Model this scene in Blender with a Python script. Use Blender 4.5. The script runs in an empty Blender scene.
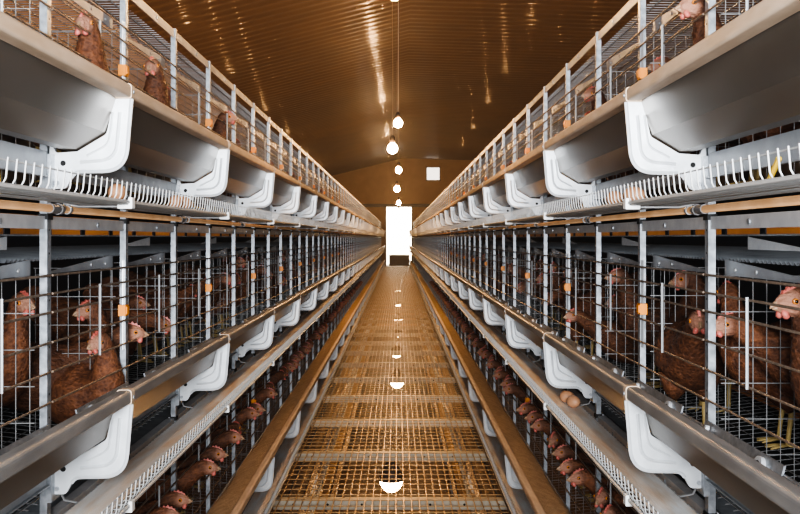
import bpy, bmesh, math, random
from mathutils import Vector, Matrix
random.seed(7)
C = bpy.context.scene.collection
PI = math.pi
ZC = 1.29                      # eye height above the walkway; walkway surface is z = 0
F = 980.0                      # focal length in pixels (800 px wide frame)

# ------------------------------------------------------------------ words
ONES = ['', 'first', 'second', 'third', 'fourth', 'fifth', 'sixth', 'seventh', 'eighth', 'ninth', 'tenth', 'eleventh', 'twelfth',
        'thirteenth', 'fourteenth', 'fifteenth', 'sixteenth', 'seventeenth', 'eighteenth', 'nineteenth']
TENS = {2: ('twentieth', 'twenty'), 3: ('thirtieth', 'thirty'), 4: ('fortieth', 'forty'), 5: ('fiftieth', 'fifty')}
def ordinal(n):
    if n < 20: return ONES[n]
    t, o = divmod(n, 10)
    return TENS[t][0] if o == 0 else TENS[t][1] + '-' + ONES[o]

# ------------------------------------------------------------------ materials
def mat(name, base, rough=.5, metal=0., noise=0., scale=20., base2=None, bump=0., bscale=None, emis=None, estr=0., stretch=(1, 1, 1)):
    m = bpy.data.materials.new(name); m.use_nodes = True
    nt = m.node_tree; b = nt.nodes['Principled BSDF']
    b.inputs['Base Color'].default_value = (*base, 1); b.inputs['Roughness'].default_value = rough; b.inputs['Metallic'].default_value = metal
    if emis: b.inputs['Emission Color'].default_value = (*emis, 1); b.inputs['Emission Strength'].default_value = estr
    if base2 or bump or noise:
        tc = nt.nodes.new('ShaderNodeTexCoord'); mp = nt.nodes.new('ShaderNodeMapping'); mp.inputs['Scale'].default_value = stretch
        nt.links.new(tc.outputs['Object'], mp.inputs['Vector'])
        nz = nt.nodes.new('ShaderNodeTexNoise'); nz.inputs['Scale'].default_value = scale; nz.inputs['Detail'].default_value = 5
        nt.links.new(mp.outputs['Vector'], nz.inputs['Vector'])
        if base2:
            r = nt.nodes.new('ShaderNodeValToRGB'); r.color_ramp.elements[0].position = .35; r.color_ramp.elements[1].position = .68
            r.color_ramp.elements[0].color = (*base, 1); r.color_ramp.elements[1].color = (*base2, 1)
            nt.links.new(nz.outputs['Fac'], r.inputs['Fac']); nt.links.new(r.outputs['Color'], b.inputs['Base Color'])
        if noise:
            mr = nt.nodes.new('ShaderNodeMapRange'); mr.inputs['To Min'].default_value = max(0.05, rough - noise); mr.inputs['To Max'].default_value = rough + noise
            nt.links.new(nz.outputs['Fac'], mr.inputs['Value']); nt.links.new(mr.outputs['Result'], b.inputs['Roughness'])
        if bump:
            bn = nt.nodes.new('ShaderNodeBump'); bn.inputs['Strength'].default_value = bump; bn.inputs['Distance'].default_value = .01
            n2 = nz
            if bscale:
                n2 = nt.nodes.new('ShaderNodeTexNoise'); n2.inputs['Scale'].default_value = bscale; n2.inputs['Detail'].default_value = 4
                nt.links.new(mp.outputs['Vector'], n2.inputs['Vector'])
            nt.links.new(n2.outputs['Fac'], bn.inputs['Height']); nt.links.new(bn.outputs['Normal'], b.inputs['Normal'])
    return m

M = {}
M['galv'] = mat('galvanised_steel', (.27, .29, .31), .42, .55, .1, 60, (.44, .46, .49))
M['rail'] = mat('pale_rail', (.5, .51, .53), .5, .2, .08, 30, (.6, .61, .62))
M['trough'] = mat('trough_steel', (.15, .125, .10), .33, .65, .06, 9, (.20, .175, .15), stretch=(1, .3, 1))
M['bracket'] = mat('bracket_white_zinc', (.64, .66, .68), .36, .25, .06, 25, (.74, .76, .78))
M['rim'] = mat('dusty_tan_rim', (.54, .40, .28), .6, .1, .1, 14, (.68, .53, .40), stretch=(3, .6, 3))
M['rim_grey'] = mat('worn_grey_rim', (.25, .245, .24), .42, .3, .08, 14, (.36, .345, .33), stretch=(3, .6, 3))
M['feed'] = mat('feed_meal', (.42, .29, .17), .95, 0, 0, 30, (.54, .38, .23), .8, 120)
M['rust_wire'] = mat('dusty_wire', (.2, .145, .105), .55, .4, 0, 60, (.33, .25, .19))
M['wire'] = mat('zinc_wire', (.30, .30, .30), .45, .5)
M['rod'] = mat('zinc_rod', (.5, .51, .52), .42, .5)
M['whitewire'] = mat('white_tray_wire', (.52, .52, .51), .5, .1)
M['plastic'] = mat('white_plastic', (.8, .8, .78), .45)
M['belt'] = mat('egg_belt_dusty', (.80, .79, .77), .85, 0, 0, 8, (.72, .57, .44), .2, 60, stretch=(4, .5, 4))
M['pipe'] = mat('brown_pipe', (.34, .18, .08), .65, 0, 0, 10, (.42, .24, .12))
M['coupler'] = mat('grey_coupler', (.2, .19, .19), .5)
M['dark'] = mat('black_rubber', (.012, .012, .013), .7)
M['darksteel'] = mat('dark_sheet', (.09, .09, .1), .5, .5)
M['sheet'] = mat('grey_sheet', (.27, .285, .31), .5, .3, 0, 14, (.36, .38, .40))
M['orange'] = mat('orange_clip', (.85, .3, .03), .45)
M['hole'] = mat('punched_hole', (.015, .015, .015), .9)
M['yellow'] = mat('yellow_strap', (.75, .5, .06), .5)
M['egg'] = mat('egg_shell', (.5, .25, .13), .5, 0, 0, 20, (.56, .3, .17))
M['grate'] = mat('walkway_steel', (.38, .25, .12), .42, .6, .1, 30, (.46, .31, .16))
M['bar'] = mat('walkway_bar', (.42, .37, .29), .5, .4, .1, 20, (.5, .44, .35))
M['cord'] = mat('pale_cord', (.55, .45, .33), .6)
M['socket'] = mat('bulb_socket', (.08, .06, .05), .5)
def emat(name, col, s):
    m = bpy.data.materials.new(name); m.use_nodes = True; nt = m.node_tree
    nt.nodes.remove(nt.nodes['Principled BSDF']); e = nt.nodes.new('ShaderNodeEmission')
    e.inputs['Color'].default_value = (*col, 1); e.inputs['Strength'].default_value = s
    nt.links.new(e.outputs[0], nt.nodes['Material Output'].inputs['Surface']); return m
WARM = (1.0, .575, .25)
M['bulb'] = emat('bulb_glow', WARM, 850)
M['bulb_low'] = emat('bulb_glow_below', WARM, 90)
M['ceil'] = mat('brown_corrugated_metal', (.14, .083, .046), .55, .1, .05, 1.2, (.175, .106, .06))
cb = M['ceil'].node_tree.nodes['Principled BSDF']; cb.inputs['Coat Weight'].default_value = .35; cb.inputs['Coat Roughness'].default_value = .1
M['wall'] = mat('warm_plaster', (.55, .36, .2), .8, 0, 0, 2, (.62, .42, .25))
M['floor'] = mat('brown_concrete', (.09, .055, .03), .5, 0, .1, 3, (.14, .085, .045))
M['frame'] = mat('grey_door_frame', (.3, .28, .26), .5, .2)
M['ground'] = mat('pale_yard', (.7, .68, .64), .9)
M['glass'] = mat('bright_window', (.9, .88, .85), .3, 0, emis=(1, .93, .85), estr=2.2)
M['beak'] = mat('horn_beak', (.38, .24, .15), .4)
M['skin'] = mat('red_comb', (.5, .11, .085), .5, 0, 0, 60, (.62, .2, .16))
M['iris'] = mat('orange_eye', (.6, .22, .04), .2)
M['pupil'] = mat('black_pupil', (.01, .01, .01), .1)
M['leg'] = mat('yellow_leg', (.5, .36, .14), .6)

def feather_mat(name, dark, lite, pale):
    m = bpy.data.materials.new(name); m.use_nodes = True
    nt = m.node_tree; b = nt.nodes['Principled BSDF']; b.inputs['Roughness'].default_value = .6
    L = nt.links.new
    tc = nt.nodes.new('ShaderNodeTexCoord'); mp = nt.nodes.new('ShaderNodeMapping'); mp.inputs['Scale'].default_value = (1, 1.5, 1.7)
    L(tc.outputs['Object'], mp.inputs['Vector'])
    v = nt.nodes.new('ShaderNodeTexVoronoi'); v.inputs['Scale'].default_value = 75; L(mp.outputs['Vector'], v.inputs['Vector'])
    nz = nt.nodes.new('ShaderNodeTexNoise'); nz.inputs['Scale'].default_value = 26; nz.inputs['Detail'].default_value = 9; nz.inputs['Roughness'].default_value = .65; L(mp.outputs['Vector'], nz.inputs['Vector'])
    add = nt.nodes.new('ShaderNodeMath'); add.operation = 'MULTIPLY_ADD'; add.inputs[1].default_value = .25
    L(v.outputs['Distance'], add.inputs[0]); L(nz.outputs['Fac'], add.inputs[2])
    r = nt.nodes.new('ShaderNodeValToRGB'); e = r.color_ramp.elements
    e[0].position = .40; e[0].color = (*dark, 1); e[1].position = .80; e[1].color = (*lite, 1)
    p = e.new(.97); p.color = (*pale, 1)
    L(add.outputs[0], r.inputs['Fac'])
    inf = nt.nodes.new('ShaderNodeObjectInfo'); hs = nt.nodes.new('ShaderNodeHueSaturation')
    mr = nt.nodes.new('ShaderNodeMapRange'); mr.inputs['To Min'].default_value = .7; mr.inputs['To Max'].default_value = 1.25
    L(inf.outputs['Random'], mr.inputs['Value']); L(mr.outputs['Result'], hs.inputs['Value']); L(r.outputs['Color'], hs.inputs['Color'])
    at = nt.nodes.new('ShaderNodeAttribute'); at.attribute_name = 'face'
    mx = nt.nodes.new('ShaderNodeMix'); mx.data_type = 'RGBA'
    L(at.outputs['Fac'], mx.inputs['Factor']); L(hs.outputs['Color'], mx.inputs[6]); mx.inputs[7].default_value = (.42, .21, .14, 1)
    L(mx.outputs[2], b.inputs['Base Color'])
    bn = nt.nodes.new('ShaderNodeBump'); bn.inputs['Strength'].default_value = .9; bn.inputs['Distance'].default_value = .012
    L(add.outputs[0], bn.inputs['Height']); L(bn.outputs['Normal'], b.inputs['Normal'])
    return m
M['feather'] = feather_mat('brown_feathers', (.055, .017, .008), (.22, .08, .032), (.40, .2, .1))

# ------------------------------------------------------------------ mesh builder
class MB:
    def __init__(s): s.v = []; s.f = []; s.m = []; s.mats = []
    def mi(s, name):
        if name not in s.mats: s.mats.append(name)
        return s.mats.index(name)
    def add(s, vs, fs, mname):
        b = len(s.v); k = s.mi(mname); s.v += [tuple(v) for v in vs]
        for f in fs: s.f.append(tuple(b + i for i in f)); s.m.append(k)
    def box(s, lo, hi, mname):
        x0, y0, z0 = lo; x1, y1, z1 = hi
        s.add([(x0, y0, z0), (x1, y0, z0), (x1, y1, z0), (x0, y1, z0), (x0, y0, z1), (x1, y0, z1), (x1, y1, z1), (x0, y1, z1)],
              [(0, 3, 2, 1), (4, 5, 6, 7), (0, 1, 5, 4), (1, 2, 6, 5), (2, 3, 7, 6), (3, 0, 4, 7)], mname)
    def tube(s, pts, r, mname, n=5, cap=True, radii=None):
        pts = [Vector(p) for p in pts]; vs = []; fs = []
        N = len(pts)
        t0 = (pts[1] - pts[0]).normalized()
        up = Vector((0, 0, 1)) if abs(t0.z) < .9 else Vector((0, 1, 0))
        for i, p in enumerate(pts):
            t = (pts[min(i + 1, N - 1)] - pts[max(i - 1, 0)]).normalized()
            a = t.cross(up)
            if a.length < 1e-4: a = t.cross(Vector((1, 0, 0)))
            a.normalize(); c = a.cross(t)
            rr = radii[i] if radii else r
            for k in range(n):
                an = 2 * PI * (k + .5) / n
                vs.append(p + a * (math.cos(an) * rr) + c * (math.sin(an) * rr))
        for i in range(N - 1):
            for k in range(n):
                fs.append((i * n + k, i * n + (k + 1) % n, (i + 1) * n + (k + 1) % n, (i + 1) * n + k))
        if cap: fs += [tuple(range(n))[::-1], tuple((N - 1) * n + k for k in range(n))]
        s.add(vs, fs, mname)
    def prism(s, prof, y0, y1, mname, sg=1):           # closed (u, w) outline swept along y
        n = len(prof); vs = [(sg * u, y0, w) for u, w in prof] + [(sg * u, y1, w) for u, w in prof]
        fs = [(i, (i + 1) % n, n + (i + 1) % n, n + i) for i in range(n)] + [tuple(range(n))[::-1], tuple(range(n, 2 * n))]
        s.add(vs, fs, mname)
    def disc(s, c, axis, r, mname, n=14, h=.001):
        c = Vector(c); a = Vector(axis).normalized(); s.tube([c, c + a * h], r, mname, n)
    def ball(s, c, r, mname, nu=16, nv=10, sx=1, sy=1, sz=1):
        vs = [(c[0], c[1], c[2] - r * sz)]; fs = []
        for j in range(1, nv):
            ph = -PI / 2 + PI * j / nv
            for i in range(nu):
                th = 2 * PI * i / nu
                vs.append((c[0] + r * sx * math.cos(ph) * math.cos(th), c[1] + r * sy * math.cos(ph) * math.sin(th), c[2] + r * sz * math.sin(ph)))
        vs.append((c[0], c[1], c[2] + r * sz)); T = len(vs) - 1
        for i in range(nu):
            fs.append((0, 1 + (i + 1) % nu, 1 + i)); fs.append((T, T - nu + i, T - nu + (i + 1) % nu))
        for j in range(nv - 2):
            for i in range(nu):
                a = 1 + j * nu; fs.append((a + i, a + (i + 1) % nu, a + nu + (i + 1) % nu, a + nu + i))
        s.add(vs, fs, mname)
    def mesh(s, name, smooth=False):
        me = bpy.data.meshes.new(name); me.from_pydata(s.v, [], s.f); me.update()
        for k in s.mats: me.materials.append(M[k])
        me.polygons.foreach_set('material_index', s.m)
        bm = bmesh.new(); bm.from_mesh(me); bmesh.ops.recalc_face_normals(bm, faces=bm.faces[:]); bm.to_mesh(me); bm.free()
        if smooth: me.polygons.foreach_set('use_smooth', [True] * len(me.polygons))
        return me

def link(name, me, parent=None, loc=None):
    o = bpy.data.objects.new(name, me); C.objects.link(o)
    if parent: o.parent = parent
    if loc: o.location = loc
    return o
def tag(o, label=None, cat=None, group=None, kind=None):
    for k, v in (('label', label), ('category', cat), ('group', group), ('kind', kind)):
        if v: o[k] = v
    return o
def empty(name, loc, rz=0.):
    o = bpy.data.objects.new(name, None); C.objects.link(o); o.location = loc; o.rotation_euler = (0, 0, rz); o.empty_display_size = .05
    return o
def copy_tree(o, parent=None):
    c = o.copy(); C.objects.link(c)
    if parent: c.parent = parent
    for ch in KIDS.get(o.name, []): copy_tree(ch, c)
    return c
KIDS = {}
def part(name, me, parent, loc=None):
    o = link(name, me, parent, loc); KIDS.setdefault(parent.name, []).append(o); return o

def round_poly(pts, n=6):
    out = []; N = len(pts)
    for i, (x, y, r) in enumerate(pts):
        p = Vector((x, y)); a = Vector(pts[i - 1][:2]); b = Vector(pts[(i + 1) % N][:2])
        if r <= 0: out.append((x, y)); continue
        da = (a - p).normalized(); db = (b - p).normalized(); ang = da.angle(db); d = r / math.tan(ang / 2)
        d = min(d, (a - p).length * .48, (b - p).length * .48)
        s, e = p + da * d, p + db * d
        for k in range(n + 1):
            t = k / n; q = s * (1 - t) ** 2 + p * 2 * t * (1 - t) + e * t ** 2; out.append((q.x, q.y))
    return out

# ------------------------------------------------------------------ layout of the cage rows
XT = {-1: .57, 1: .50}                   # trough rim distance from the aisle axis
YB = {-1: 2.09, 1: 2.14}                 # first bracket post
SIDE = {-1: 'left', 1: 'right'}
RIM = [.327 - .65 * k for k in range(5)]
TIER = ['top', 'middle', 'bottom', 'first under-floor', 'second under-floor']
PITCH = 1.2
NB = 36
UP = .174                                # post offset behind the rim
YEND = 44.3

# ---- feed troughs
def trough_meshes(sg):
    r = {}
    m = MB(); t = .003
    P = [(.024, -.012), (.030, -.03), (.052, -.103), (.112, -.139), (.144, -.139), (.163, -.098), (.165, -.09)]
    Q = [(u + t, w) for u, w in P[:3]] + [(.1135, -.136), (.142, -.136), (.160, -.098), (.162, -.09)]
    y0, y1 = .86, YEND
    m.prism(P + Q[::-1], 0, y1 - y0, 'trough', sg); r['trough_channel'] = m.mesh('trough_channel')
    m = MB(); m.prism(round_poly([(-.004, -.029, .006), (.028, -.029, .002), (.024, 0, .007), (-.004, 0, .009)], 4), 0, y1 - y0, 'rim', sg); r['rim'] = m.mesh('trough_rim'); r['rim_grey'] = r['rim'].copy(); r['rim_grey'].materials[0] = M['rim_grey']
    m = MB(); m.prism(round_poly([(.158, -.094, 0), (.166, -.094, 0), (.166, -.082, .003), (.158, -.082, .003)], 2), 0, y1 - y0, 'galv', sg); r['back_lip'] = m.mesh('trough_back_lip')
    m = MB()
    out = round_poly([(-.003, -.031, 0), (.010, -.184, .052), (.118, -.186, .03), (.136, -.222, .012), (.171, -.222, .004), (.171, -.105, .006), (.158, -.146, .006),
                      (.112, -.143, .01), (.050, -.106, .015), (.033, -.031, 0)], 7)
    m.prism(out, -.006, .006, 'bracket', sg)
    # folded flange along the outer edge, pressed rib that follows the curve, bolt and hole
    edge = round_poly([(-.003, -.031, 0), (.010, -.184, .052), (.118, -.186, .03), (.132, -.212, 0)], 8)[:-1]
    m.tube([(sg * u, -.004, w) for u, w in edge], .0045, 'bracket', 6)
    rib = round_poly([(.021, -.06, 0), (.030, -.160, .04), (.105, -.166, 0)], 8)
    m.tube([(sg * u, -.007, w) for u, w in rib], .0042, 'bracket', 6)
    rib = round_poly([(.036, -.06, 0), (.045, -.128, .03), (.092, -.152, 0)], 8)
    m.tube([(sg * u, -.006, w) for u, w in rib], .003, 'bracket', 6)
    m.disc((sg * .142, -.0065, -.168), (0, -1, 0), .006, 'hole', 12, .001)
    m.disc((sg * .155, -.0065, -.21), (0, -1, 0), .005, 'galv', 8, .004)
    m.box((min(sg * .160, sg * .1725), -.026, -.235), (max(sg * .160, sg * .1725), .026, -.15), 'galv')
    r['bracket'] = m.mesh('trough_bracket')
    # inner liner at each bracket: plate with a round hole and a pressed bar over the trough's back wall
    m = MB(); a = Vector((.1655, -.068)); b = Vector((.150, -.128)); ya, yb = -.46, -.03
    vs = [(sg * (q.x - du), y, q.y) for du in (.0, .004) for q in (a, b) for y in (ya, yb)]
    m.add(vs, [(0, 1, 3, 2), (4, 6, 7, 5), (0, 4, 5, 1), (2, 3, 7, 6), (0, 2, 6, 4), (1, 5, 7, 3)], 'galv')
    c = a + (b - a) * .42
    m.tube([(sg * (c.x - .004), -.37, c.y), (sg * (c.x - .013), -.37, c.y + .003)], .021, 'bracket', 18)
    m.tube([(sg * (c.x - .011), -.37, c.y + .0022), (sg * (c.x - .0142), -.37, c.y + .0036)], .0125, 'hole', 18)
    m.tube([(sg * (c.x - .008), -.10, c.y + .004), (sg * (c.x - .008), -.25, c.y + .004)], .004, 'bracket', 6)
    m.tube([(sg * (c.x - .003), -.07, c.y + .014), (sg * (c.x - .011), -.07, c.y + .016)], .006, 'bracket', 8)
    r['joint_plate'] = m.mesh('trough_joint_plate')
    m = MB(); m.prism(round_poly([(-.0055, -.031, .006), (.030, -.031, .002), (.026, .0015, .007), (-.0055, .0015, .009)], 4), -.012, .012, 'rim', sg)
    m.disc((sg * -.006, 0, -.016), (-sg, 0, 0), .004, 'galv', 8, .002)
    r['rim_clamp'] = m.mesh('trough_rim_clamp')
    return r
TM = {s: trough_meshes(s) for s in (-1, 1)}
def trough(k, sg):
    root = empty('feed_trough', (sg * XT[sg], .86, ZC + RIM[k]))
    where = ['long steel feed trough with tan rim, top tier of %s row', 'long steel feed trough with grey rolled rim, middle tier of %s row',
             'long feed trough with heaped tan feed, bottom tier of %s row', 'dim feed trough just below the walkway grating, %s side', 'dim feed trough deep below the walkway grating, %s side'][k] % SIDE[sg]
    tag(root, where, 'feed trough')
    link('trough_channel', TM[sg]['trough_channel'], root); link('rim', TM[sg]['rim_grey' if k == 1 else 'rim'], root); link('back_lip', TM[sg]['back_lip'], root)
    for i in range(-1 if k < 2 else 0, NB - 1):
        y = YB[sg] + PITCH * i - .86
        if y < 0: y = y if y > .02 else .03
        if k >= 3 and i > 16: break
        link('bracket', TM[sg]['bracket'], root, (0, y, 0))
        if k < 2:
            link('rim_clamp', TM[sg]['rim_clamp'], root, (0, y, 0))
        if k == 1 and i < 14:
            link('joint_plate', TM[sg]['joint_plate'], root, (0, y, 0)); link('joint_plate', TM[sg]['joint_plate'], root, (0, y + .6, 0))
    # the feed itself
    lv = [-.115, -.115, -.030, -.06, -.06][k]
    m = MB(); ys = [.02 + .12 * j for j in range(int((YEND - .9) / .12))]
    us = [.038, .055, .085, .11, .135, .156]; vs = []; fs = []
    for j, y in enumerate(ys):
        for i, u in enumerate(us):
            w = lv + .004 * math.sin(y * 5 + i) + random.uniform(-.003, .003)
            if k == 2: w = lv - .050 * (i / 5) ** 1.3 + .006 * math.sin(y * 7) * i / 5 + random.uniform(-.003, .003)
            lim = [.042, .066, .096, .128, .150, .168]
            vs.append((sg * (u if k == 2 else min(max(u, .090 if k < 2 else .054), .140)), y, w))
    n = len(us)
    for j in range(len(ys) - 1):
        for i in range(n - 1): fs.append((j * n + i, j * n + i + 1, (j + 1) * n + i + 1, (j + 1) * n + i))
    m.add(vs, fs, 'feed')
    o = link('poultry_feed', m.mesh('poultry_feed', True)); o.location = root.location
    tag(o, 'tan ground feed lying in the %s tier trough of the %s row' % (TIER[k], SIDE[sg]), 'feed', None, 'stuff')
for k in range(5):
    for sg in (-1, 1): trough(k, sg)

# ---- egg trays
TZ = -.25
def tray_meshes(sg):
    r = {}
    m = MB()
    for u in (.012, .020, .028, .036, .060, .092, .106, .112, .119, .126): m.tube([(sg * u, 0, TZ - .004 + .02 * max(0, u - .1)), (sg * u, 1.2, TZ - .004 + .02 * max(0, u - .1))], .0016, 'whitewire', 4, False)
    m.tube([(sg * .006, 0, TZ + .038), (sg * .006, 1.2, TZ + .038)], .0016, 'whitewire', 4, False)
    m.tube([(sg * .006, 0, TZ + .0), (sg * .006, 1.2, TZ + .0)], .0042, 'whitewire', 6, False)
    for j in range(34):
        y = .018 + j * .03529
        m.tube([(sg * .004, y, TZ + .042), (sg * .007, y, TZ + .012), (sg * .014, y, TZ - .001), (sg * .034, y, TZ - .003)], .0015, 'whitewire', 4, False)
        m.tube([(sg * .118, y, TZ - .002), (sg * .126, y, TZ - .001)], .0014, 'wire', 4, False)
    r['wire_basket'] = m.mesh('tray_wire_basket')
    m = MB()
    m.prism([(.030, TZ + .0005), (.118, TZ + .0005), (.118, TZ + .003), (.030, TZ + .003)], 0, YEND - .86, 'belt', sg); r['egg_belt'] = m.mesh('egg_belt')
    m = MB()
    m.prism(round_poly([(-.002, TZ - .014, .002), (.03, TZ - .014, .002), (.03, TZ - .006, .002), (.006, TZ - .006, .002), (.006, TZ + .01, .002), (-.002, TZ + .01, .002)], 2), -.011, .011, 'plastic', sg)
    r['clip'] = m.mesh('tray_clip')
    m = MB(); m.tube([(sg * .02, 0, TZ - .008), (sg * .13, 0, TZ - .008), (sg * .162, 0, TZ - .002), (sg * .1725, 0, TZ + .02)], .003, 'wire', 6); r['hook'] = m.mesh('tray_hook')
    return r
EM = {s: tray_meshes(s) for s in (-1, 1)}
def egg_tray(k, sg):
    root = empty('egg_tray', (sg * XT[sg], .86, ZC + RIM[k]))
    tag(root, ['white wire egg tray with upright tines under top trough, %s row', 'wire egg tray with dusty belt under middle trough, %s row', 'narrow egg tray beside the walkway edge, %s row',
               'dim egg tray just below the walkway grating, %s side'][k] % SIDE[sg], 'egg tray')
    link('egg_belt', EM[sg]['egg_belt'], root)
    for i in range(36):
        if k == 3 and i > 18: break
        link('wire_basket', EM[sg]['wire_basket'], root, (0, i * 1.2, 0))
        link('hook', EM[sg]['hook'], root, (0, max(.06, YB[sg] - 1.2 - .86 + .06) if i == 0 else YB[sg] - 1.2 - .86 + .06 + 1.2 * i, 0))
        if k < 2: link('clip', EM[sg]['clip'], root, (0, YB[sg] - 1.2 - .86 + .015 + 1.2 * i if i else .05, 0))
for k in range(4):
    for sg in (-1, 1): egg_tray(k, sg)

# ---- water pipes under the trays
def pipe(k, sg):
    root = empty('water_pipe', (sg * (XT[sg] + .145), .86, ZC + RIM[k] + .384))
    tag(root, 'thin brown pipe with grey couplers above %s tier cages, %s row' % (TIER[k], SIDE[sg]), 'pipe')
    m = MB(); m.tube([(0, 0, 0), (0, YEND - .86, 0)], .0085, 'pipe', 8); link('pipe_run', m.mesh('pipe_run', True), root)
    m = MB(); m.tube([(0, -.06, 0), (0, .0, 0)], .0105, 'coupler', 10); m.tube([(0, -.012, 0), (0, .004, 0)], .0125, 'coupler', 10)
    cm = m.mesh('pipe_coupler')
    m = MB(); m.box((min(0, sg * .034), -.006, -.003), (max(0, sg * .034), .006, .003), 'galv'); m.tube([(0, -.006, 0), (0, .006, 0)], .0105, 'galv', 10); pm = m.mesh('pipe_clip')
    for i in range(-1, 34):
        link('clip', pm, root, (0, max(.02, YB[sg] + 1.2 * i + .03 - .86), 0))
        link('coupler', cm, root, (0, YB[sg] + 1.2 * i - .02 - .86 if i >= 0 else .1, 0))
for sg in (-1, 1): pipe(1, sg)

# ---- cage units: one per pair of compartments
def cage_meshes(sg):
    r = {}
    def bx(m, u0, u1, y0, y1, z0, z1, mn): m.box((min(sg * u0, sg * u1), y0, z0), (max(sg * u0, sg * u1), y1, z1), mn)
    m = MB()
    bx(m, UP, UP + .003, -.012, .012, -.275, .374, 'galv'); bx(m, UP + .003, UP + .016, -.012, -.0095, -.275, .374, 'galv'); bx(m, UP + .003, UP + .016, .0095, .012, -.275, .374, 'galv')
    for j in range(11): m.disc((sg * UP, 0, -.16 + .05 * j), (-sg, 0, 0), .0024, 'hole', 8, .0004)
    r['post'] = m.mesh('cage_post')
    m = MB(); bx(m, UP - .003, UP + .019, -.0145, .0145, .362, .3745, 'dark'); r['post_cap'] = m.mesh('post_cap')
    WZ = [.243, .204, .164, .100, .037, -.028]
    m = MB()
    for z in WZ: m.tube([(sg * (UP - .004), .008, z), (sg * (UP - .004), 1.196, z)], .0027, 'rust_wire', 6)
    r['front_wires'] = m.mesh('front_wires')
    m = MB()
    for z in (.243, .200, .160, .044, -.028): m.tube([(sg * (UP - .004), .008, z), (sg * (UP - .004), 1.196, z)], .0027, 'rust_wire', 6)
    r['front_wires_low'] = m.mesh('front_wires_low')
    m = MB(); m.tube([(0, 0, .21), (0, 0, .034)], .0032, 'rod', 6); r['door_rod'] = m.mesh('door_rod')
    m = MB()
    for y in (-.007, .007): m.tube([(sg * (UP + .003), y, .262), (sg * (UP + .003), y, .02)], .0022, 'rod', 5)
    r['hook_rods'] = m.mesh('hook_rods')
    m = MB(); bx(m, UP - .008, UP + .012, -.017, .0125, .112, .142, 'orange'); bx(m, UP - .011, UP - .008, -.012, .010, .117, .137, 'orange'); r['clip'] = m.mesh('orange_clip')
    m = MB(); bx(m, UP + .004, UP + .008, .012, 1.188, .342, .3695, 'rail'); bx(m, UP + .008, UP + .03, .012, 1.188, .366, .3695, 'rail')
    for y in (.35, .95): m.disc((sg * (UP + .004), y, .355), (-sg, 0, 0), .006, 'galv', 8, .003)
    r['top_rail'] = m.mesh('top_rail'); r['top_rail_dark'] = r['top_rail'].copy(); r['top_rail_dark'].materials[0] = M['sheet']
    m = MB(); bx(m, .75, .756, 0, 1.2, .362, .40, 'darksteel'); bx(m, .75, .756, 0, 1.2, .30, .335, 'darksteel'); bx(m, .745, .75, 0, 1.2, .330, .334, 'galv')
    for j in range(3): bx(m, .75, .756, j * .4, j * .4 + .045, .335, .362, 'darksteel')
    r['slotted_rail'] = m.mesh('slotted_rail')
    m = MB(); vs = []; fs = []; N = 96
    for i in range(N + 1):
        y = .015 + 1.17 * i / N; dz = .0035 * (1 if i % 2 else -1)
        vs += [(sg * .275, y, .272 + dz), (sg * .29, y, .272 + dz + .001), (sg * .74, y, .289 + dz)]
    for i in range(N):
        for q in (0, 1): fs.append((i * 3 + q, i * 3 + q + 1, i * 3 + q + 4, i * 3 + q + 3))
    m.add(vs, fs, 'sheet'); r['corrugated_sheet'] = m.mesh('corrugated_sheet')
    m = MB()
    m.add([(sg * .21, .59, .243), (sg * .21, .02, .243), (sg * .21, .59, .277), (sg * .213, .59, .243), (sg * .213, .02, .243), (sg * .213, .59, .277)],
          [(0, 1, 2), (3, 5, 4), (0, 3, 4, 1), (1, 4, 5, 2), (2, 5, 3, 0)], 'sheet')
    for y in (.4, .52): m.disc((sg * .21, y, .255), (-sg, 0, 0), .004, 'wire', 8, .003)
    r['gusset_plate'] = m.mesh('gusset_plate')
    m = MB()
    m.add([(sg * .26, 1.19, .298), (sg * .26, .82, .298), (sg * .26, 1.19, .326), (sg * .263, 1.19, .298), (sg * .263, .82, .298), (sg * .263, 1.19, .326)],
          [(0, 1, 2), (3, 5, 4), (0, 3, 4, 1), (1, 4, 5, 2), (2, 5, 3, 0)], 'rail')
    bx(m, .25, .255, 0, 1.2, .327, .331, 'galv')
    r['deflector'] = m.mesh('belt_deflector')
    m = MB()
    for i in range(8):
        u = .215 + .03 * i
        m.tube([(sg * u, 0, -.22), (sg * u, 0, .24)], .0012, 'wire', 4)
    for z in (.24, .162, .084, .006, -.072, -.15, -.22): m.tube([(sg * .205, 0, z), (sg * .43, 0, z)], .0015, 'wire', 4)
    r['partition'] = m.mesh('partition_mesh')
    m = MB()
    for i in range(12):
        u = .20 + .05 * i; z = -.236 + .06 * (u - .19) / .56
        m.tube([(sg * u, 0, z), (sg * u, 1.2, z)], .0015, 'wire', 4, False)
    for j in range(24):
        y = .025 + .05 * j; m.tube([(sg * .19, y, -.238), (sg * .75, y, -.178)], .0013, 'wire', 4, False)
    r['floor_mesh'] = m.mesh('cage_floor_mesh')
    m = MB()
    for i in range(12):
        u = .22 + .045 * i; m.tube([(sg * u, 0, .325), (sg * u, 1.2, .325)], .0018, 'wire', 4, False)
    for j in range(40):
        y = .015 + .03 * j; m.tube([(sg * .2, y, .328), (sg * .75, y, .328)], .0015, 'wire', 4, False)
    r['roof_mesh'] = m.mesh('cage_roof_mesh')
    m = MB(); bx(m, .1685, .1715, .03, 1.17, -.197, -.145, 'sheet'); bx(m, .162, .1715, .03, 1.17, -.199, -.196, 'sheet'); r['egg_guard'] = m.mesh('egg_guard')
    m = MB(); bx(m, .765, .77, 0, 1.2, -.23, .30, 'darksteel'); r['light_block'] = m.mesh('cage_light_block')  # added solid sheet, blocks side-aisle light so cage interiors stay dark
    return r
CM = {s: cage_meshes(s) for s in (-1, 1)}
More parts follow.
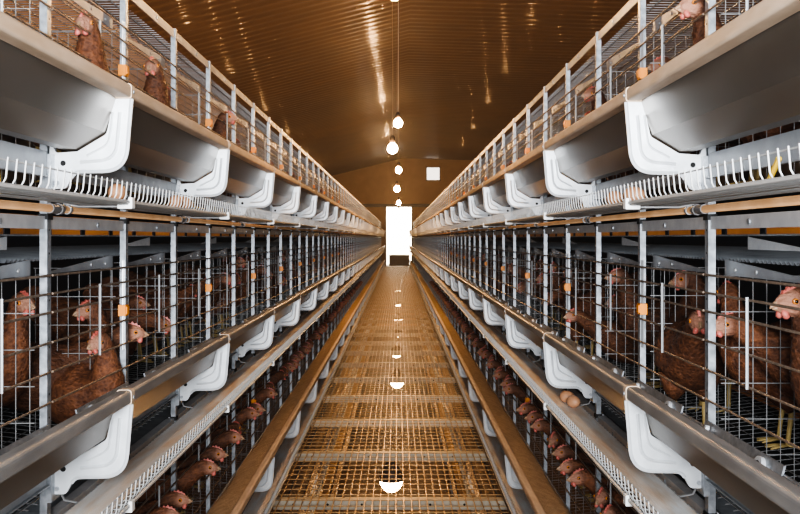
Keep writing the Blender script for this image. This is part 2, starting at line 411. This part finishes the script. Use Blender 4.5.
def cage(k, sg, i, far):
    y = YB[sg] + PITCH * i
    root = empty('wire_cage', (sg * XT[sg], y, ZC + RIM[k]))
    n = i + 2 if k < 2 else i + 1
    tag(root, 'galvanised wire hen cage unit, %s tier of %s row, %s from camera' % (TIER[k], SIDE[sg], ordinal(n)), 'cage', 'wire cages in the %s tier, %s row' % (TIER[k], SIDE[sg]))
    m = CM[sg]
    for yy in (0, .6):
        p = link('post', m['post'], root, (0, yy, 0))
        if k: link('post_cap', m['post_cap'], p)
        if far < 2: link('partition', m['partition'], root, (0, yy, 0))
    link('front_wires', m['front_wires_low' if k == 2 else 'front_wires'], root)
    if far < 2:
        for yy in (.33, .93): link('door_rod', m['door_rod'], root, (sg * (UP - .008), yy, 0))
        h = link('hook_rods', m['hook_rods'], root, (0, .574, 0)); link('clip', m['clip'], h)
        link('gusset_plate', m['gusset_plate'], root); link('gusset_plate', m['gusset_plate'], root, (0, .6, 0))
        link('floor_mesh', m['floor_mesh'], root)
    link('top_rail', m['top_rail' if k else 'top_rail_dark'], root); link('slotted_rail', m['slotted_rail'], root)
    if k:
        link('corrugated_sheet', m['corrugated_sheet'], root); link('deflector', m['deflector'], root)
    if k == 0 and far < 2: link('roof_mesh', m['roof_mesh'], root)
    link('egg_guard', m['egg_guard'], root)
    link('light_block', m['light_block'], root)
for k in range(3):
    for sg in (-1, 1):
        for i in range(-1 if k < 2 else 0, 35):
            cage(k, sg, i, 0 if i < 5 else 1 if i < 9 else 2)

# manure belts over the middle and bottom tiers
for k in (1, 2):
    for sg in (-1, 1):
        m = MB(); x0, x1 = sorted((sg * .22, sg * .74)); m.box((x0, 0, .406), (x1, YEND - .86, .412), 'dark')
        o = link('manure_belt', m.mesh('manure_belt')); o.location = (sg * XT[sg], .86, ZC + RIM[k])
        tag(o, 'dark flat belt running above the %s tier cages, %s row' % (TIER[k], SIDE[sg]), 'belt')

# ---- eggs and yellow straps in the trays
def egg_mesh():
    m = MB(); m.ball((0, 0, 0), .021, 'egg', 16, 12, 1, 1, 1.0)
    m.v = [(x, y * 1.28 * (1 - .10 * (y / .021)), z) for x, y, z in m.v]
    return m.mesh('egg', True)
EGG = egg_mesh()
for (sg, k, Y, u, rz, lab) in (
    (1, 1, 3.29, .088, .5, 'brown egg on the right lower egg belt, nearer of two beside a bracket'),
    (1, 1, 3.39, .083, 1.2, 'brown egg on the right lower egg belt, farther of two beside a bracket'),
    (1, 0, 2.53, .06, .3, 'brown egg in the right upper wire tray, farther of the pair behind the tines'),
    (1, 0, 2.33, .06, 1., 'brown egg in the right upper wire tray, nearer of the pair behind the tines'),
    (-1, 0, 2.2, .06, .2, 'brown egg in the left upper wire tray, between the first two brackets'),
    (-1, 0, 2.78, .06, .2, 'brown egg in the left upper wire tray, first of two touching eggs'),
    (-1, 0, 2.86, .06, 1.3, 'brown egg in the left upper wire tray, second of two touching eggs')):
    o = link('egg', EGG); o.location = (sg * (XT[sg] + u), Y, ZC + RIM[k] + TZ + .0243); o.rotation_euler = (0, 0, rz)
    tag(o, lab, 'egg', 'brown eggs lying in the egg trays')
for sg in (-1, 1):
    m = MB()
    for j in range(6): 
        a = Vector((sg * .10, .0 - .07 * j / 6 * (1 if sg > 0 else .2), -.20 + .055 * j / 6 - .02)); b = Vector((sg * .10, -.07 * (j + 1) / 6 * (1 if sg > 0 else .2), -.20 + .055 * (j + 1) / 6 - .02))
        m.tube([a, b], .005, 'yellow', 6)
    o = link('plastic_strap', m.mesh('plastic_strap')); o.location = (sg * (XT[sg] + .03), 1.72 if sg < 0 else 1.69, ZC + RIM[0] - .03)
    tag(o, 'short yellow plastic strap standing in the %s upper egg tray' % SIDE[sg], 'strap')

# ------------------------------------------------------------------ walkway
def walkway():
    W0, W1 = -.62, .60
    parts = {}
    L = 1.063
    m = MB(); n = int((W1 - W0) / .037)
    for i in range(n + 1):
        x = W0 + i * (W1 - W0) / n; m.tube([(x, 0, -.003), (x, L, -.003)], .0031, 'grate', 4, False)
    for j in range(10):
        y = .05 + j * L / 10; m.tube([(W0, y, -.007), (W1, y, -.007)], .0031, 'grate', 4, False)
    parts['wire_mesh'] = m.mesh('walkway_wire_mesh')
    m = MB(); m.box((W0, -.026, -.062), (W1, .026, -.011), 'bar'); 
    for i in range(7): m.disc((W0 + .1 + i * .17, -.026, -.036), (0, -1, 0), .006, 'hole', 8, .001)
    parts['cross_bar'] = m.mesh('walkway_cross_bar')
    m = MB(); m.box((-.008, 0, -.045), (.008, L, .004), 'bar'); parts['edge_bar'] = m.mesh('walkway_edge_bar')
    for i in range(-3, 37):
        y = 4.9 + L * i
        if y + L > 45: break
        root = empty('walkway_panel', (0, y, 0))
        tag(root, 'brown wire mesh walkway panel with cross bar, %s from camera' % ordinal(i + 4), 'walkway panel', 'mesh walkway panels along the aisle')
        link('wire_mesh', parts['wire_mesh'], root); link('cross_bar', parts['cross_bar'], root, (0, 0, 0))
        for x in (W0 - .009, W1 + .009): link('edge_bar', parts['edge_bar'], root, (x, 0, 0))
walkway()

# ------------------------------------------------------------------ bulbs
def bulb_mesh(mn):
    m = MB(); prof = [(0, -.5), (.18, -.47), (.36, -.36), (.48, -.18), (.5, 0), (.47, .17), (.38, .33), (.26, .46), (.2, .56)]
    vs = []; fs = []; n = 16
    for r, z in prof:
        for i in range(n): vs.append((max(r, .01) * math.cos(2 * PI * i / n), max(r, .01) * math.sin(2 * PI * i / n), z))
    for j in range(len(prof) - 1):
        for i in range(n): fs.append((j * n + i, j * n + (i + 1) % n, (j + 1) * n + (i + 1) % n, (j + 1) * n + i))
    fs += [tuple(range(n))[::-1], tuple((len(prof) - 1) * n + i for i in range(n))]
    m.add(vs, fs, mn); return m.mesh('bulb_glass', True)
BG = {'hi': bulb_mesh('bulb'), 'lo': bulb_mesh('bulb_low')}
def ceil_z(x): return 3.6 + (.25 * x if x < .2 else .05 - .03 * (x - .2))
def bulb(x, y, z, d, top, kind, lab):
    root = empty('hanging_bulb', (x, y, ZC + z)); tag(root, lab, 'light bulb', 'warm bulbs hanging in the aisle' if kind == 'hi' else 'warm bulbs below the walkway')
    g = link('bulb_glass', BG[kind], root); g.scale = (d, d, d)
    m = MB(); r = d * .24
    if kind == 'hi': m.tube([(0, 0, d * .53), (0, 0, d * .60), (0, 0, d * 1.1), (0, 0, d * 1.3)], r, 'socket', 12, True, [r, r * 1.1, r * 1.05, r * .4])
    else: m.tube([(0, 0, d * .02), (0, 0, d * .25), (0, 0, d * .48), (0, 0, d * .62), (0, 0, d * 1.1)], r, 'socket', 18, True, [d * .54, d * .53, d * .43, d * .32, d * .1])
    link('socket', m.mesh('bulb_socket', True), root)
    m = MB(); m.tube([(0, 0, d * 1.3), (.004, 0, (top - z) * .4), (-.004, 0, (top - z) * .7), (0, 0, top - z)], .0045 if y < 12 else .0022, 'cord', 5); link('cord', m.mesh('bulb_cord'), root)
BL = [(-.015, 4.42, 1.11, .075), (0, 9.4, 1.1, .085), (-.07, 12.5, 1.14, .13), (.01, 15.6, 1.08, .10), (-.02, 20, 1.0, .12), (.02, 28, 1.0, .13), (.03, 36.5, 1.0, .13)]
for i, (x, y, z, d) in enumerate(BL):
    bulb(x, y, z, d, ceil_z(x) + .015, 'hi', 'glowing warm bulb hanging on a cord above the aisle, %s from camera' % ordinal(i + 1))
for i, (x, y) in enumerate([(-.045, 6.5), (-.01, 11), (-.02, 13.8), (0, 16.6), (0, 19.3), (0, 24), (0, 30)]):
    bulb(x, y, -1.61, .15, -1.365, 'lo', 'glowing bulb seen below through the walkway mesh, %s from camera' % ordinal(i + 1))

# ------------------------------------------------------------------ building shell
def struct(name, m, label=None):
    o = link(name, m.mesh(name)); o['kind'] = 'structure'
    if label: o['label'] = label
    return o
Y0, Y1, XL, XR, ZF = -3.2, 45., -3.6, 6.2, -2.75
m = MB(); vs = []; fs = []; seg = 8; pitch = .30; n = int((Y1 - Y0) / pitch) * seg
prof = [0, .35, .9, 1, 1, .9, .35, 0]
for j in range(n + 1):
    y = Y0 + pitch * j / seg; dz = .028 * prof[j % seg]
    for x in (XL, -1.6, .2, 3, XR): vs.append((x, y, ZC + ceil_z(x) + dz))
for j in range(n):
    for i in range(4): fs.append((j * 5 + i, j * 5 + i + 1, (j + 1) * 5 + i + 1, (j + 1) * 5 + i))
m.add(vs, fs, 'ceil'); o = link('ceiling', m.mesh('ceiling', True)); o['kind'] = 'structure'
m = MB(); m.box((XL - .1, Y0, ZF - .1), (XR + .1, Y1 + .2, ZF), 'floor'); struct('floor', m)
m = MB(); m.box((XL - .1, Y0, ZF), (XL, Y1, ZC + 3.6), 'wall'); struct('wall_left', m)
m = MB(); m.box((XR, Y0, ZF), (XR + .1, Y1, ZC + 3.6), 'wall'); struct('wall_right', m)
m = MB(); m.box((XL, Y0 - .1, ZF), (XR, Y0, ZC + 3.8), 'wall'); struct('wall_back', m)
DX0, DX1, DZ0, DZ1 = -.53, .62, -.02, ZC + 1.42
WX0, WX1, WZ0, WZ1 = 1.28, 1.95, ZC + 2.62, ZC + 3.28
m = MB()
m.box((XL, Y1, ZF), (DX0, Y1 + .15, ZC + 3.8), 'wall'); m.box((DX0, Y1, ZF), (DX1, Y1 + .15, DZ0), 'wall'); m.box((DX0, Y1, DZ1), (DX1, Y1 + .15, ZC + 3.8), 'wall')
m.box((DX1, Y1, ZF), (WX0, Y1 + .15, ZC + 3.8), 'wall'); m.box((WX0, Y1, ZF), (WX1, Y1 + .15, WZ0), 'wall'); m.box((WX0, Y1, WZ1), (WX1, Y1 + .15, ZC + 3.8), 'wall'); m.box((WX1, Y1, ZF), (XR, Y1 + .15, ZC + 3.8), 'wall')
struct('wall_far', m)
m = MB(); m.box((XL, Y1 - .1, ZC + 1.42), (XR, Y1 - .01, ZC + 1.56), 'darksteel'); struct('trim_1', m)
d = empty('door_1', (0, Y1, 0)); tag(d, kind='structure')
m = MB(); m.box((DX0 - .06, -.06, DZ0), (DX0, .0, DZ1), 'frame'); m.box((DX1, -.06, DZ0), (DX1 + .06, 0, DZ1), 'frame'); m.box((DX0 - .06, -.06, DZ1), (DX1 + .06, 0, DZ1 + .06), 'frame'); link('door_frame', m.mesh('door_frame'), d)
m = MB(); m.box((DX0 + .12, .06, .0), (DX1 - .1, .10, .52), 'frame'); link('lower_panel', m.mesh('door_lower_panel'), d)
w = empty('window_1', (0, Y1, 0)); tag(w, kind='structure')
m = MB(); m.box((WX0, .05, WZ0), (WX1, .07, WZ1), 'glass'); link('window_pane', m.mesh('window_pane'), w)
m = MB()
for a in ((WX0, WX0 + .05, WZ0, WZ1), (WX1 - .05, WX1, WZ0, WZ1), (WX0, WX1, WZ0, WZ0 + .05), (WX0, WX1, WZ1 - .05, WZ1)): m.box((a[0], .0, a[2]), (a[1], .045, a[3]), 'frame')
link('window_frame', m.mesh('window_frame'), w)
m = MB(); m.box((-12, Y1 + .2, -.12), (12, Y1 + 30, -.04), 'ground'); struct('ground', m)
m = MB(); m.box((-6, Y1 + 9, -.1), (6, Y1 + 9.2, 5), 'ground'); struct('yard_backdrop', m)  # added backdrop, lit so that the doorway shows bright

# ------------------------------------------------------------------ hens
def catmull(P, n):
    out = []; N = len(P)
    for i in range(n):
        t = i / (n - 1) * (N - 1); k = min(int(t), N - 2); f = t - k
        p = [P[max(0, min(N - 1, k + q))] for q in (-1, 0, 1, 2)]
        out.append([.5 * (2 * b + (c - a) * f + (2 * a - 5 * b + 4 * c - d) * f * f + (3 * b - a - 3 * c + d) * f ** 3) for a, b, c, d in zip(*p)])
    return out
# pose: spine rows of (x, y, z, half width, half height, face); y lets the neck turn
def spine(pose):
    body = [(-.255, 0, .345, .006, .02, 0), (-.225, 0, .33, .016, .052, 0), (-.165, 0, .29, .035, .066, 0), (-.10, 0, .25, .068, .084, 0), (-.02, 0, .222, .086, .101, 0), (.055, 0, .228, .078, .094, 0)]
    if pose == 'upright':
        neck = [(.105, 0, .268, .056, .064, 0), (.127, 0, .325, .037, .041, 0), (.137, 0, .372, .027, .030, 0)]; h = Vector((.150, 0, .408)); d = Vector((1, 0, -.10))
    elif pose == 'turned':
        neck = [(.103, .0, .268, .056, .064, 0), (.122, .006, .325, .037, .041, 0), (.130, .014, .37, .027, .030, 0)]; h = Vector((.136, .026, .402)); d = Vector((.45, .9, -.12))
    elif pose == 'back':
        neck = [(.103, .0, .268, .056, .064, 0), (.118, -.008, .322, .037, .041, 0), (.124, -.018, .362, .028, .030, 0)]; h = Vector((.126, -.032, .392)); d = Vector((.25, -.96, -.16))
    elif pose == 'reach':
        neck = [(.115, 0, .252, .056, .064, 0), (.168, 0, .285, .038, .042, 0), (.214, 0, .315, .027, .030, 0)]; h = Vector((.246, .002, .334)); d = Vector((1, .06, -.08))
    elif pose == 'reach_turn':
        neck = [(.115, 0, .252, .056, .064, 0), (.166, .004, .288, .038, .042, 0), (.208, .014, .314, .027, .030, 0)]; h = Vector((.234, .034, .328)); d = Vector((.6, .78, -.16))
    else:  # feed
        neck = [(.115, 0, .235, .056, .062, 0), (.172, 0, .244, .038, .042, 0), (.222, 0, .246, .027, .030, 0)]; h = Vector((.254, .0, .236)); d = Vector((.86, .10, -.50))
    d.normalize()
    hd = []
    for t, w, hh, f in ((.0, .0235, .027, .05), (.014, .0235, .0265, .35), (.028, .0215, .024, .95), (.040, .0165, .019, 1), (.050, .010, .0125, 1), (.055, .004, .005, 1)):
        q = h + d * t; hd.append((q.x, q.y, q.z, w, hh, f))
    return body + neck + hd, h, d
def hen_meshes(pose, lod):
    P, h, d = spine(pose); nr, na = (64, 22) if lod == 0 else (22, 8)
    R = catmull(P, nr); vs = []; fs = []; face = []
    for i, (x, y, z, w, hh, fc) in enumerate(R):
        a = Vector(R[max(0, i - 1)][:3]); b = Vector(R[min(nr - 1, i + 1)][:3]); t = (b - a).normalized()
        side = Vector((0, 0, 1)).cross(t); side.normalize(); up = t.cross(side)
        for k in range(na):
            an = 2 * PI * k / na; c, s = math.cos(an), math.sin(an)
            ww, h2 = max(w, .003), max(hh, .004)
            if s < 0 and x < .09: h2 *= 1.0
            p = Vector((x, y, z)) + side * (c * ww) + up * (s * h2)
            # folded wing: a raised oval patch on each flank with a sharper lower and rear edge
            if -.19 < x < .085 and fc < .01 and lod == 0:
                q = ((x + .05) / .13) ** 2 + ((p.z - (z + .012)) / .062) ** 2
                if abs(c) > .45:
                    k2 = max(0., min(1., (1.12 - q) / .22)); p += side * (math.copysign(1, c) * .011 * k2)
            # ruffle of the plumage
            if fc < .01 and lod == 0: p += (side * c + up * s) * (.0022 * math.sin(i * 2.1 + k * 2.9) + random.uniform(-.0012, .0012))
            vs.append(p); face.append(max(0, min(1, fc)))
    for i in range(nr - 1):
        for k in range(na): fs.append((i * na + k, i * na + (k + 1) % na, (i + 1) * na + (k + 1) % na, (i + 1) * na + k))
    fs += [tuple(range(na))[::-1], tuple((nr - 1) * na + k for k in range(na))]
    m = MB(); m.add(vs, fs, 'feather'); me = m.mesh('hen_body', True)
    at = me.attributes.new('face', 'FLOAT', 'POINT'); at.data.foreach_set('value', face)
    out = {'body': me}
    side = Vector((0, 0, 1)).cross(d).normalized(); up = d.cross(side)
    def H(f, s, u): return h + d * f + side * s + up * u
    # comb: serrated thin plate
    m = MB(); top = [(-.006, .020), (-.007, .027), (.000, .026), (.004, .033), (.010, .028), (.016, .035), (.022, .028), (.028, .031), (.032, .024), (.037, .025), (.041, .017), (.044, .012)]
    bot = [(.040, .010), (.018, .018), (-.006, .018)]
    poly = top + bot; n = len(poly)
    ths = [.0035] * len(top) + [.005] * 3
    m.add([H(f, -t, u) for (f, u), t in zip(poly, ths)] + [H(f, t, u) for (f, u), t in zip(poly, ths)],
          [(i, (i + 1) % n, n + (i + 1) % n, n + i) for i in range(n)] + [tuple(range(n))[::-1], tuple(range(n, 2 * n))], 'skin')
    out['comb'] = m.mesh('hen_comb')
    m = MB(); m.tube([H(.046, 0, .003), H(.055, 0, .0015), H(.063, 0, -.002), H(.066, 0, -.005)], .005, 'beak', 8, True, [.0078, .0055, .003, .0012])
    m.tube([H(.045, 0, -.006), H(.054, 0, -.0055), H(.061, 0, -.006)], .004, 'beak', 8, True, [.007, .005, .0018])
    out['beak'] = m.mesh('hen_beak', True)
    m = MB()
    for s in (-1, 1):
        m.tube([H(.044, s * .006, -.008), H(.042, s * .009, -.016), H(.041, s * .010, -.022), H(.041, s * .009, -.026)], .005, 'skin', 8, True, [.004, .007, .0075, .003])
    out['wattle'] = m.mesh('hen_wattle', True)
    for s, nm in ((-1, 'e1'), (1, 'e2')):
        m = MB(); c = H(.027, s * .0195, .005); ax = side * s
        m.tube([c, c + ax * .003, c + ax * .0045], .006, 'iris', 12, True, [.0062, .0055, .0042]); m.tube([c + ax * .004, c + ax * .0056], .0032, 'pupil', 10)
        out[nm] = m.mesh('hen_eye', True)
    m = MB(); m.tube([(0.01, 0, .17), (.0, 0, .12), (-.012, 0, .095)], .03, 'feather', 10, True, [.045, .03, .012])
    m.tube([(-.012, 0, .10), (-.005, 0, .05), (.0, 0, .008)], .006, 'leg', 8, True, [.008, .006, .0065])
    for a in (-.5, 0, .5): m.tube([(0, 0, .008), (.03 * math.cos(a), .03 * math.sin(a), .006), (.055 * math.cos(a), .055 * math.sin(a), .003)], .004, 'leg', 6, True, [.005, .004, .002])
    m.tube([(0, 0, .008), (-.022, 0, .004)], .003, 'leg', 6, True, [.004, .002])
    out['leg'] = m.mesh('hen_leg', True)
    return out
POSES = ['upright', 'turned', 'back', 'reach', 'reach_turn', 'feed']
HM = {p: hen_meshes(p, 0) for p in POSES}
HF = {p: hen_meshes(p, 1) for p in POSES}
HEN_N = [0]
def hen(k, sg, Y, u, yaw, pose, sc, label, group=None, far=0, dz=0., pitch=0.):
    """yaw 0 faces the aisle; positive turns towards the camera end"""
    HEN_N[0] += 1
    zf = RIM[k] - .236 + .06 * (u - .19) / .56 + .013
    rz = (PI + yaw) if sg > 0 else -yaw                # the right row faces -x, the left row +x
    root = empty('hen', (sg * (XT[sg] + u), Y, ZC + zf + dz), rz); root.scale = (sc, sc, sc); root.rotation_euler = (0, pitch, rz)
    tag(root, label, 'hen', group)
    m = HM[pose] if far < 2 else HF[pose]
    flip = sg > 0                                      # mirror choice so a turned head looks the way yaw turns
    link('body', m['body'], root); 
    if far < 2:
        link('comb', m['comb'], root); link('beak', m['beak'], root); link('wattle', m['wattle'], root)
        link('eye', m['e1'], root); link('eye', m['e2'], root)
    if far < 1 and dz > -.03:
        for s in (-1, 1): link('leg', m['leg'], root, (0, s * .04, 0))
    if far == 2: link('comb', m['comb'], root)
    return root
PH = {'upright': 'with raised head', 'turned': 'looking sideways', 'back': 'looking back', 'reach': 'stretching forward', 'reach_turn': 'stretching and turning', 'feed': 'bending down'}
def uyp(pose):                                         # head forward offset
    return {'upright': .21, 'turned': .165, 'back': .14, 'reach': .31, 'reach_turn': .27, 'feed': .31}[pose]

HAND = [
    # tier, side, Y, u, yaw, pose, scale, label, crouch
    (1, -1, 2.940, 0.350, 1.00, 'back', 0.95, 'brown hen facing away from aisle, higher of two in near left middle cage', -0.050),
    (1, -1, 2.708, 0.303, 0.60, 'back', 0.95, 'brown hen with pink comb low at wires of near left middle cage', -0.115),
    (1, -1, 2.716, 0.435, -0.25, 'reach', 0.98, 'brown hen stretching its neck to the wires beside first left orange clip', -0.077),
    (1, -1, 2.483, 0.475, 0.60, 'upright', 0.95, 'brown hen behind wire partition at left picture edge, middle tier', -0.032),
    (1, -1, 3.634, 0.551, -0.10, 'upright', 0.93, 'brown hen deeper behind first left orange clip, middle tier', -0.115),
    (1, 1, 3.963, 0.440, 0.20, 'reach', 0.93, 'brown hen poking its head low toward trough, right middle tier, third cage', -0.101),
    (1, 1, 4.001, 0.485, 0.90, 'back', 0.94, 'brown hen facing the aisle left of the nearest right orange clip', -0.108),
    (1, 1, 3.074, 0.493, 1.00, 'back', 1.06, 'tall brown hen with raised head between first two right posts', -0.028),
    (1, 1, 2.727, 0.311, 1.35, 'reach', 1.00, 'brown hen with its back along wires, face beside first right post', -0.012),
    (1, 1, 1.913, 0.432, 0.20, 'upright', 1.06, 'big brown hen cut by the picture edge beside near right post', -0.035),
    (0, -1, 2.437, 0.287, 0.30, 'back', 0.97, 'brown hen with pale beak, top tier, first left compartment', 0.019),
    (0, -1, 3.084, 0.287, 0.30, 'back', 0.97, 'brown hen with pale comb above tan rim past first top orange clip', 0.030),
    (0, -1, 4.251, 0.329, 0.00, 'upright', 0.97, 'brown hen facing aisle above tan rim, top tier, fourth left compartment', 0.007),
    (0, -1, 3.699, 0.459, 0.20, 'upright', 0.93, 'brown hen low behind a post, top tier, third left compartment', 0.030),
    (0, 1, 2.275, 0.341, 0.20, 'upright', 1.00, 'brown hen in top right corner above the tan rim', 0.003),
    (0, 1, 3.662, 0.368, 0.30, 'upright', 0.95, 'brown hen above tan rim, top tier, third right compartment', 0.019),
]
for (k, sg, Y, u, yaw, pose, sc, lab, dz) in HAND: hen(k, sg, Y, max(u, .29), yaw, pose, sc, lab, 'brown laying hens in the cages', 0, dz)
HY = {}
for (k, sg, Y, u, *_r) in HAND: HY.setdefault((k, sg), []).append((Y, u))

FARH = []
SPOT = ['beside its near post', 'in its middle', 'beside its far post']
def fill(k, sg, cell, named, few=False):
    y0 = YB[sg] + .6 * cell
    c0 = {0: -1, 1: -1, 2: 1}[k]
    R = random.uniform
    if k == 1:
        pat = random.choice('AABCD')
        if pat == 'A': L = [(0, .10, .43, R(-.08, .12)), (1, .305, .46, R(-.12, .12)), (2, .51, .43, R(-.12, .08))]
        elif pat == 'B': L = [(1, R(.27, .33), .305, random.choice((1.4, -1.4))), (0, .2, .56, 1.5)]
        elif pat == 'C': t = random.choice((-1, 1)); L = [(0, .17, .43, t * R(.2, .4)), (2, .43, .44, t * R(.2, .4))]
        else: L = [(0, .15, .42, R(-.1, .2)), (2, .42, .44, R(.1, .3))]
    elif k == 2:
        L = random.choice(([(0, .10, .40, R(-.08, .1)), (1, .305, .39, R(-.1, .1)), (2, .51, .41, R(-.1, .08))], [(0, .15, .40, R(-.1, .15)), (1, .38, .39, R(-.15, .15))], [(1, .25, .39, R(-.15, .15)), (2, .47, .4, R(-.15, .1))]))
    else:
        L = random.choice(([(1, R(.27, .33), .33, random.choice((1.35, -1.4)))], [(0, .17, .43, R(.1, .6))], [(2, .42, .44, R(-.5, .1))], [(0, .16, .42, R(0, .5)), (2, .44, .44, R(-.3, .1))]))
    if few: L = L[:2]
    for q, o, u, yaw in L:
        Y = y0 + o
        P = MIDP if k == 1 else LOWP if k == 2 else ['upright', 'turned', 'upright', 'back']
        pose = random.choice(P if abs(yaw) < .6 else ['upright', 'upright', 'turned' if yaw < 0 else 'back', 'reach'])
        if k < 2 and abs(yaw) < .6 and pose in ('reach', 'reach_turn', 'feed'): u = min(u + .09, .495)
        if any(abs(Y - a) < .23 and abs(u - b) < .34 for a, b in HY.get((k, sg), [])): continue
        if HEN_N[0] >= 299: FARH.append((k, sg, Y, min(.46, max(u, .42)), max(-.3, min(.3, yaw)), 'upright')); continue
        if named: lab = 'brown hen %s, %s tier, %s row, %s compartment, %s' % (PH[pose], TIER[k], SIDE[sg], ordinal(cell - c0 + 1), SPOT[q]); grp = 'brown laying hens in the cages'
        else: lab = 'small brown hen in the dim distant cages, %s tier of %s row' % (TIER[k], SIDE[sg]); grp = 'distant hens, %s tier, %s row' % (TIER[k], SIDE[sg])
        hen(k, sg, Y, u, yaw, pose, R(.97, 1.02) if k == 2 else R(.86, .93) if k == 0 else R(.88, .97), lab, grp, 0 if Y < 6.5 else 1 if Y < 10 else 2, 0)
MIDP = ['upright', 'reach', 'reach_turn', 'turned', 'feed', 'back', 'reach']
LOWP = ['reach', 'reach', 'reach_turn']
for cell in range(-1, 24):
    for sg in (-1, 1):
        fill(1, sg, cell, cell < 15)
        if cell >= 1: fill(2, sg, cell, cell < 15)
        if cell < 17: fill(0, sg, cell, cell < 15)
for cell in range(24, 50):
    for sg in (-1, 1): fill(1, sg, cell, False, True); fill(2, sg, cell, False, True)
if FARH:
    m = MB(); face = []
    for (k, sg, Y, u, yaw, pose) in FARH:
        zf = RIM[k] - .236 + .06 * (u - .19) / .56 + .004; rz = (PI + yaw) if sg > 0 else -yaw
        T = Matrix.Translation((sg * (XT[sg] + u), Y, ZC + zf)) @ Matrix.Rotation(rz, 4, 'Z')
        for nm, mn in (('body', 'feather'), ('comb', 'skin')):
            me = HF[pose][nm]; m.add([T @ v.co for v in me.vertices], [tuple(p.vertices) for p in me.polygons], mn)
            face += [a.value for a in me.attributes['face'].data] if nm == 'body' else [0.] * len(me.vertices)
    me = m.mesh('hen_flock', True); at = me.attributes.new('face', 'FLOAT', 'POINT'); at.data.foreach_set('value', face)
    tag(link('hen_flock', me), 'far crowd of small brown hens in the most distant cages', 'hens', None, 'stuff')
print('hens', HEN_N[0], 'flock', len(FARH))

# ------------------------------------------------------------------ light
def area(name, loc, rot, sx, sy, e, col):
    l = bpy.data.lights.new(name, 'AREA'); l.shape = 'RECTANGLE'; l.size = sx; l.size_y = sy; l.energy = e; l.color = col
    o = bpy.data.objects.new(name, l); C.objects.link(o); o.location = loc; o.rotation_euler = rot; return o
area_out = area('yard_daylight', (0, Y1 + 5, ZC + 3.5), (PI / 2 - .35, 0, 0), 4, 3, 5000, (1, .9, .74))  # area lamp in place of outdoor daylight, aimed at the added backdrop
def point(name, loc, e, col, r=.04):
    l = bpy.data.lights.new(name, 'POINT'); l.energy = e; l.color = col; l.shadow_soft_size = r
    o = bpy.data.objects.new(name, l); C.objects.link(o); o.location = loc; return o
l = area('cool_fill', (0, -1.0, ZC + .16), (PI / 2 + .24, 0, 0), .9, .7, 125, (.92, .96, 1.0)); l.data.spread = 1.75  # added fill lamp behind the camera, tilted to keep the bottom tier dim
for X in (-2.75, 2.75, 4.7):
    for Y in (3, 7, 11, 15, 19, 24, 29, 35, 41): point('side_aisle_lamp', (X, Y, ZC + .9), 14, WARM)
w = bpy.data.worlds.new('World'); bpy.context.scene.world = w; w.use_nodes = True
vs_ = w.node_tree.nodes.new('ShaderNodeVolumeScatter'); vs_.inputs['Density'].default_value = .005; vs_.inputs['Anisotropy'].default_value = .3
w.node_tree.links.new(vs_.outputs[0], w.node_tree.nodes['World Output'].inputs['Volume'])
bg = w.node_tree.nodes['Background']; bg.inputs['Color'].default_value = (1, .98, .95, 1); bg.inputs['Strength'].default_value = 3.0

# ------------------------------------------------------------------ camera
cd = bpy.data.cameras.new('Camera'); cam = bpy.data.objects.new('Camera', cd); C.objects.link(cam)
cam.location = (0, 0, ZC); cam.rotation_euler = (PI / 2, 0, 0)
cd.sensor_width = 36; cd.lens = 36 * F / 800; cd.clip_end = 300; cd.clip_start = .02
cd.shift_x = 2 / 800; cd.shift_y = -19 / 800
bpy.context.scene.camera = cam
sc = bpy.context.scene
sc.view_settings.view_transform = 'AgX'
sc.view_settings.look = 'AgX - High Contrast'
sc.view_settings.exposure = -.12
sc.cycles.use_denoising = True
sc.cycles.max_bounces = 6
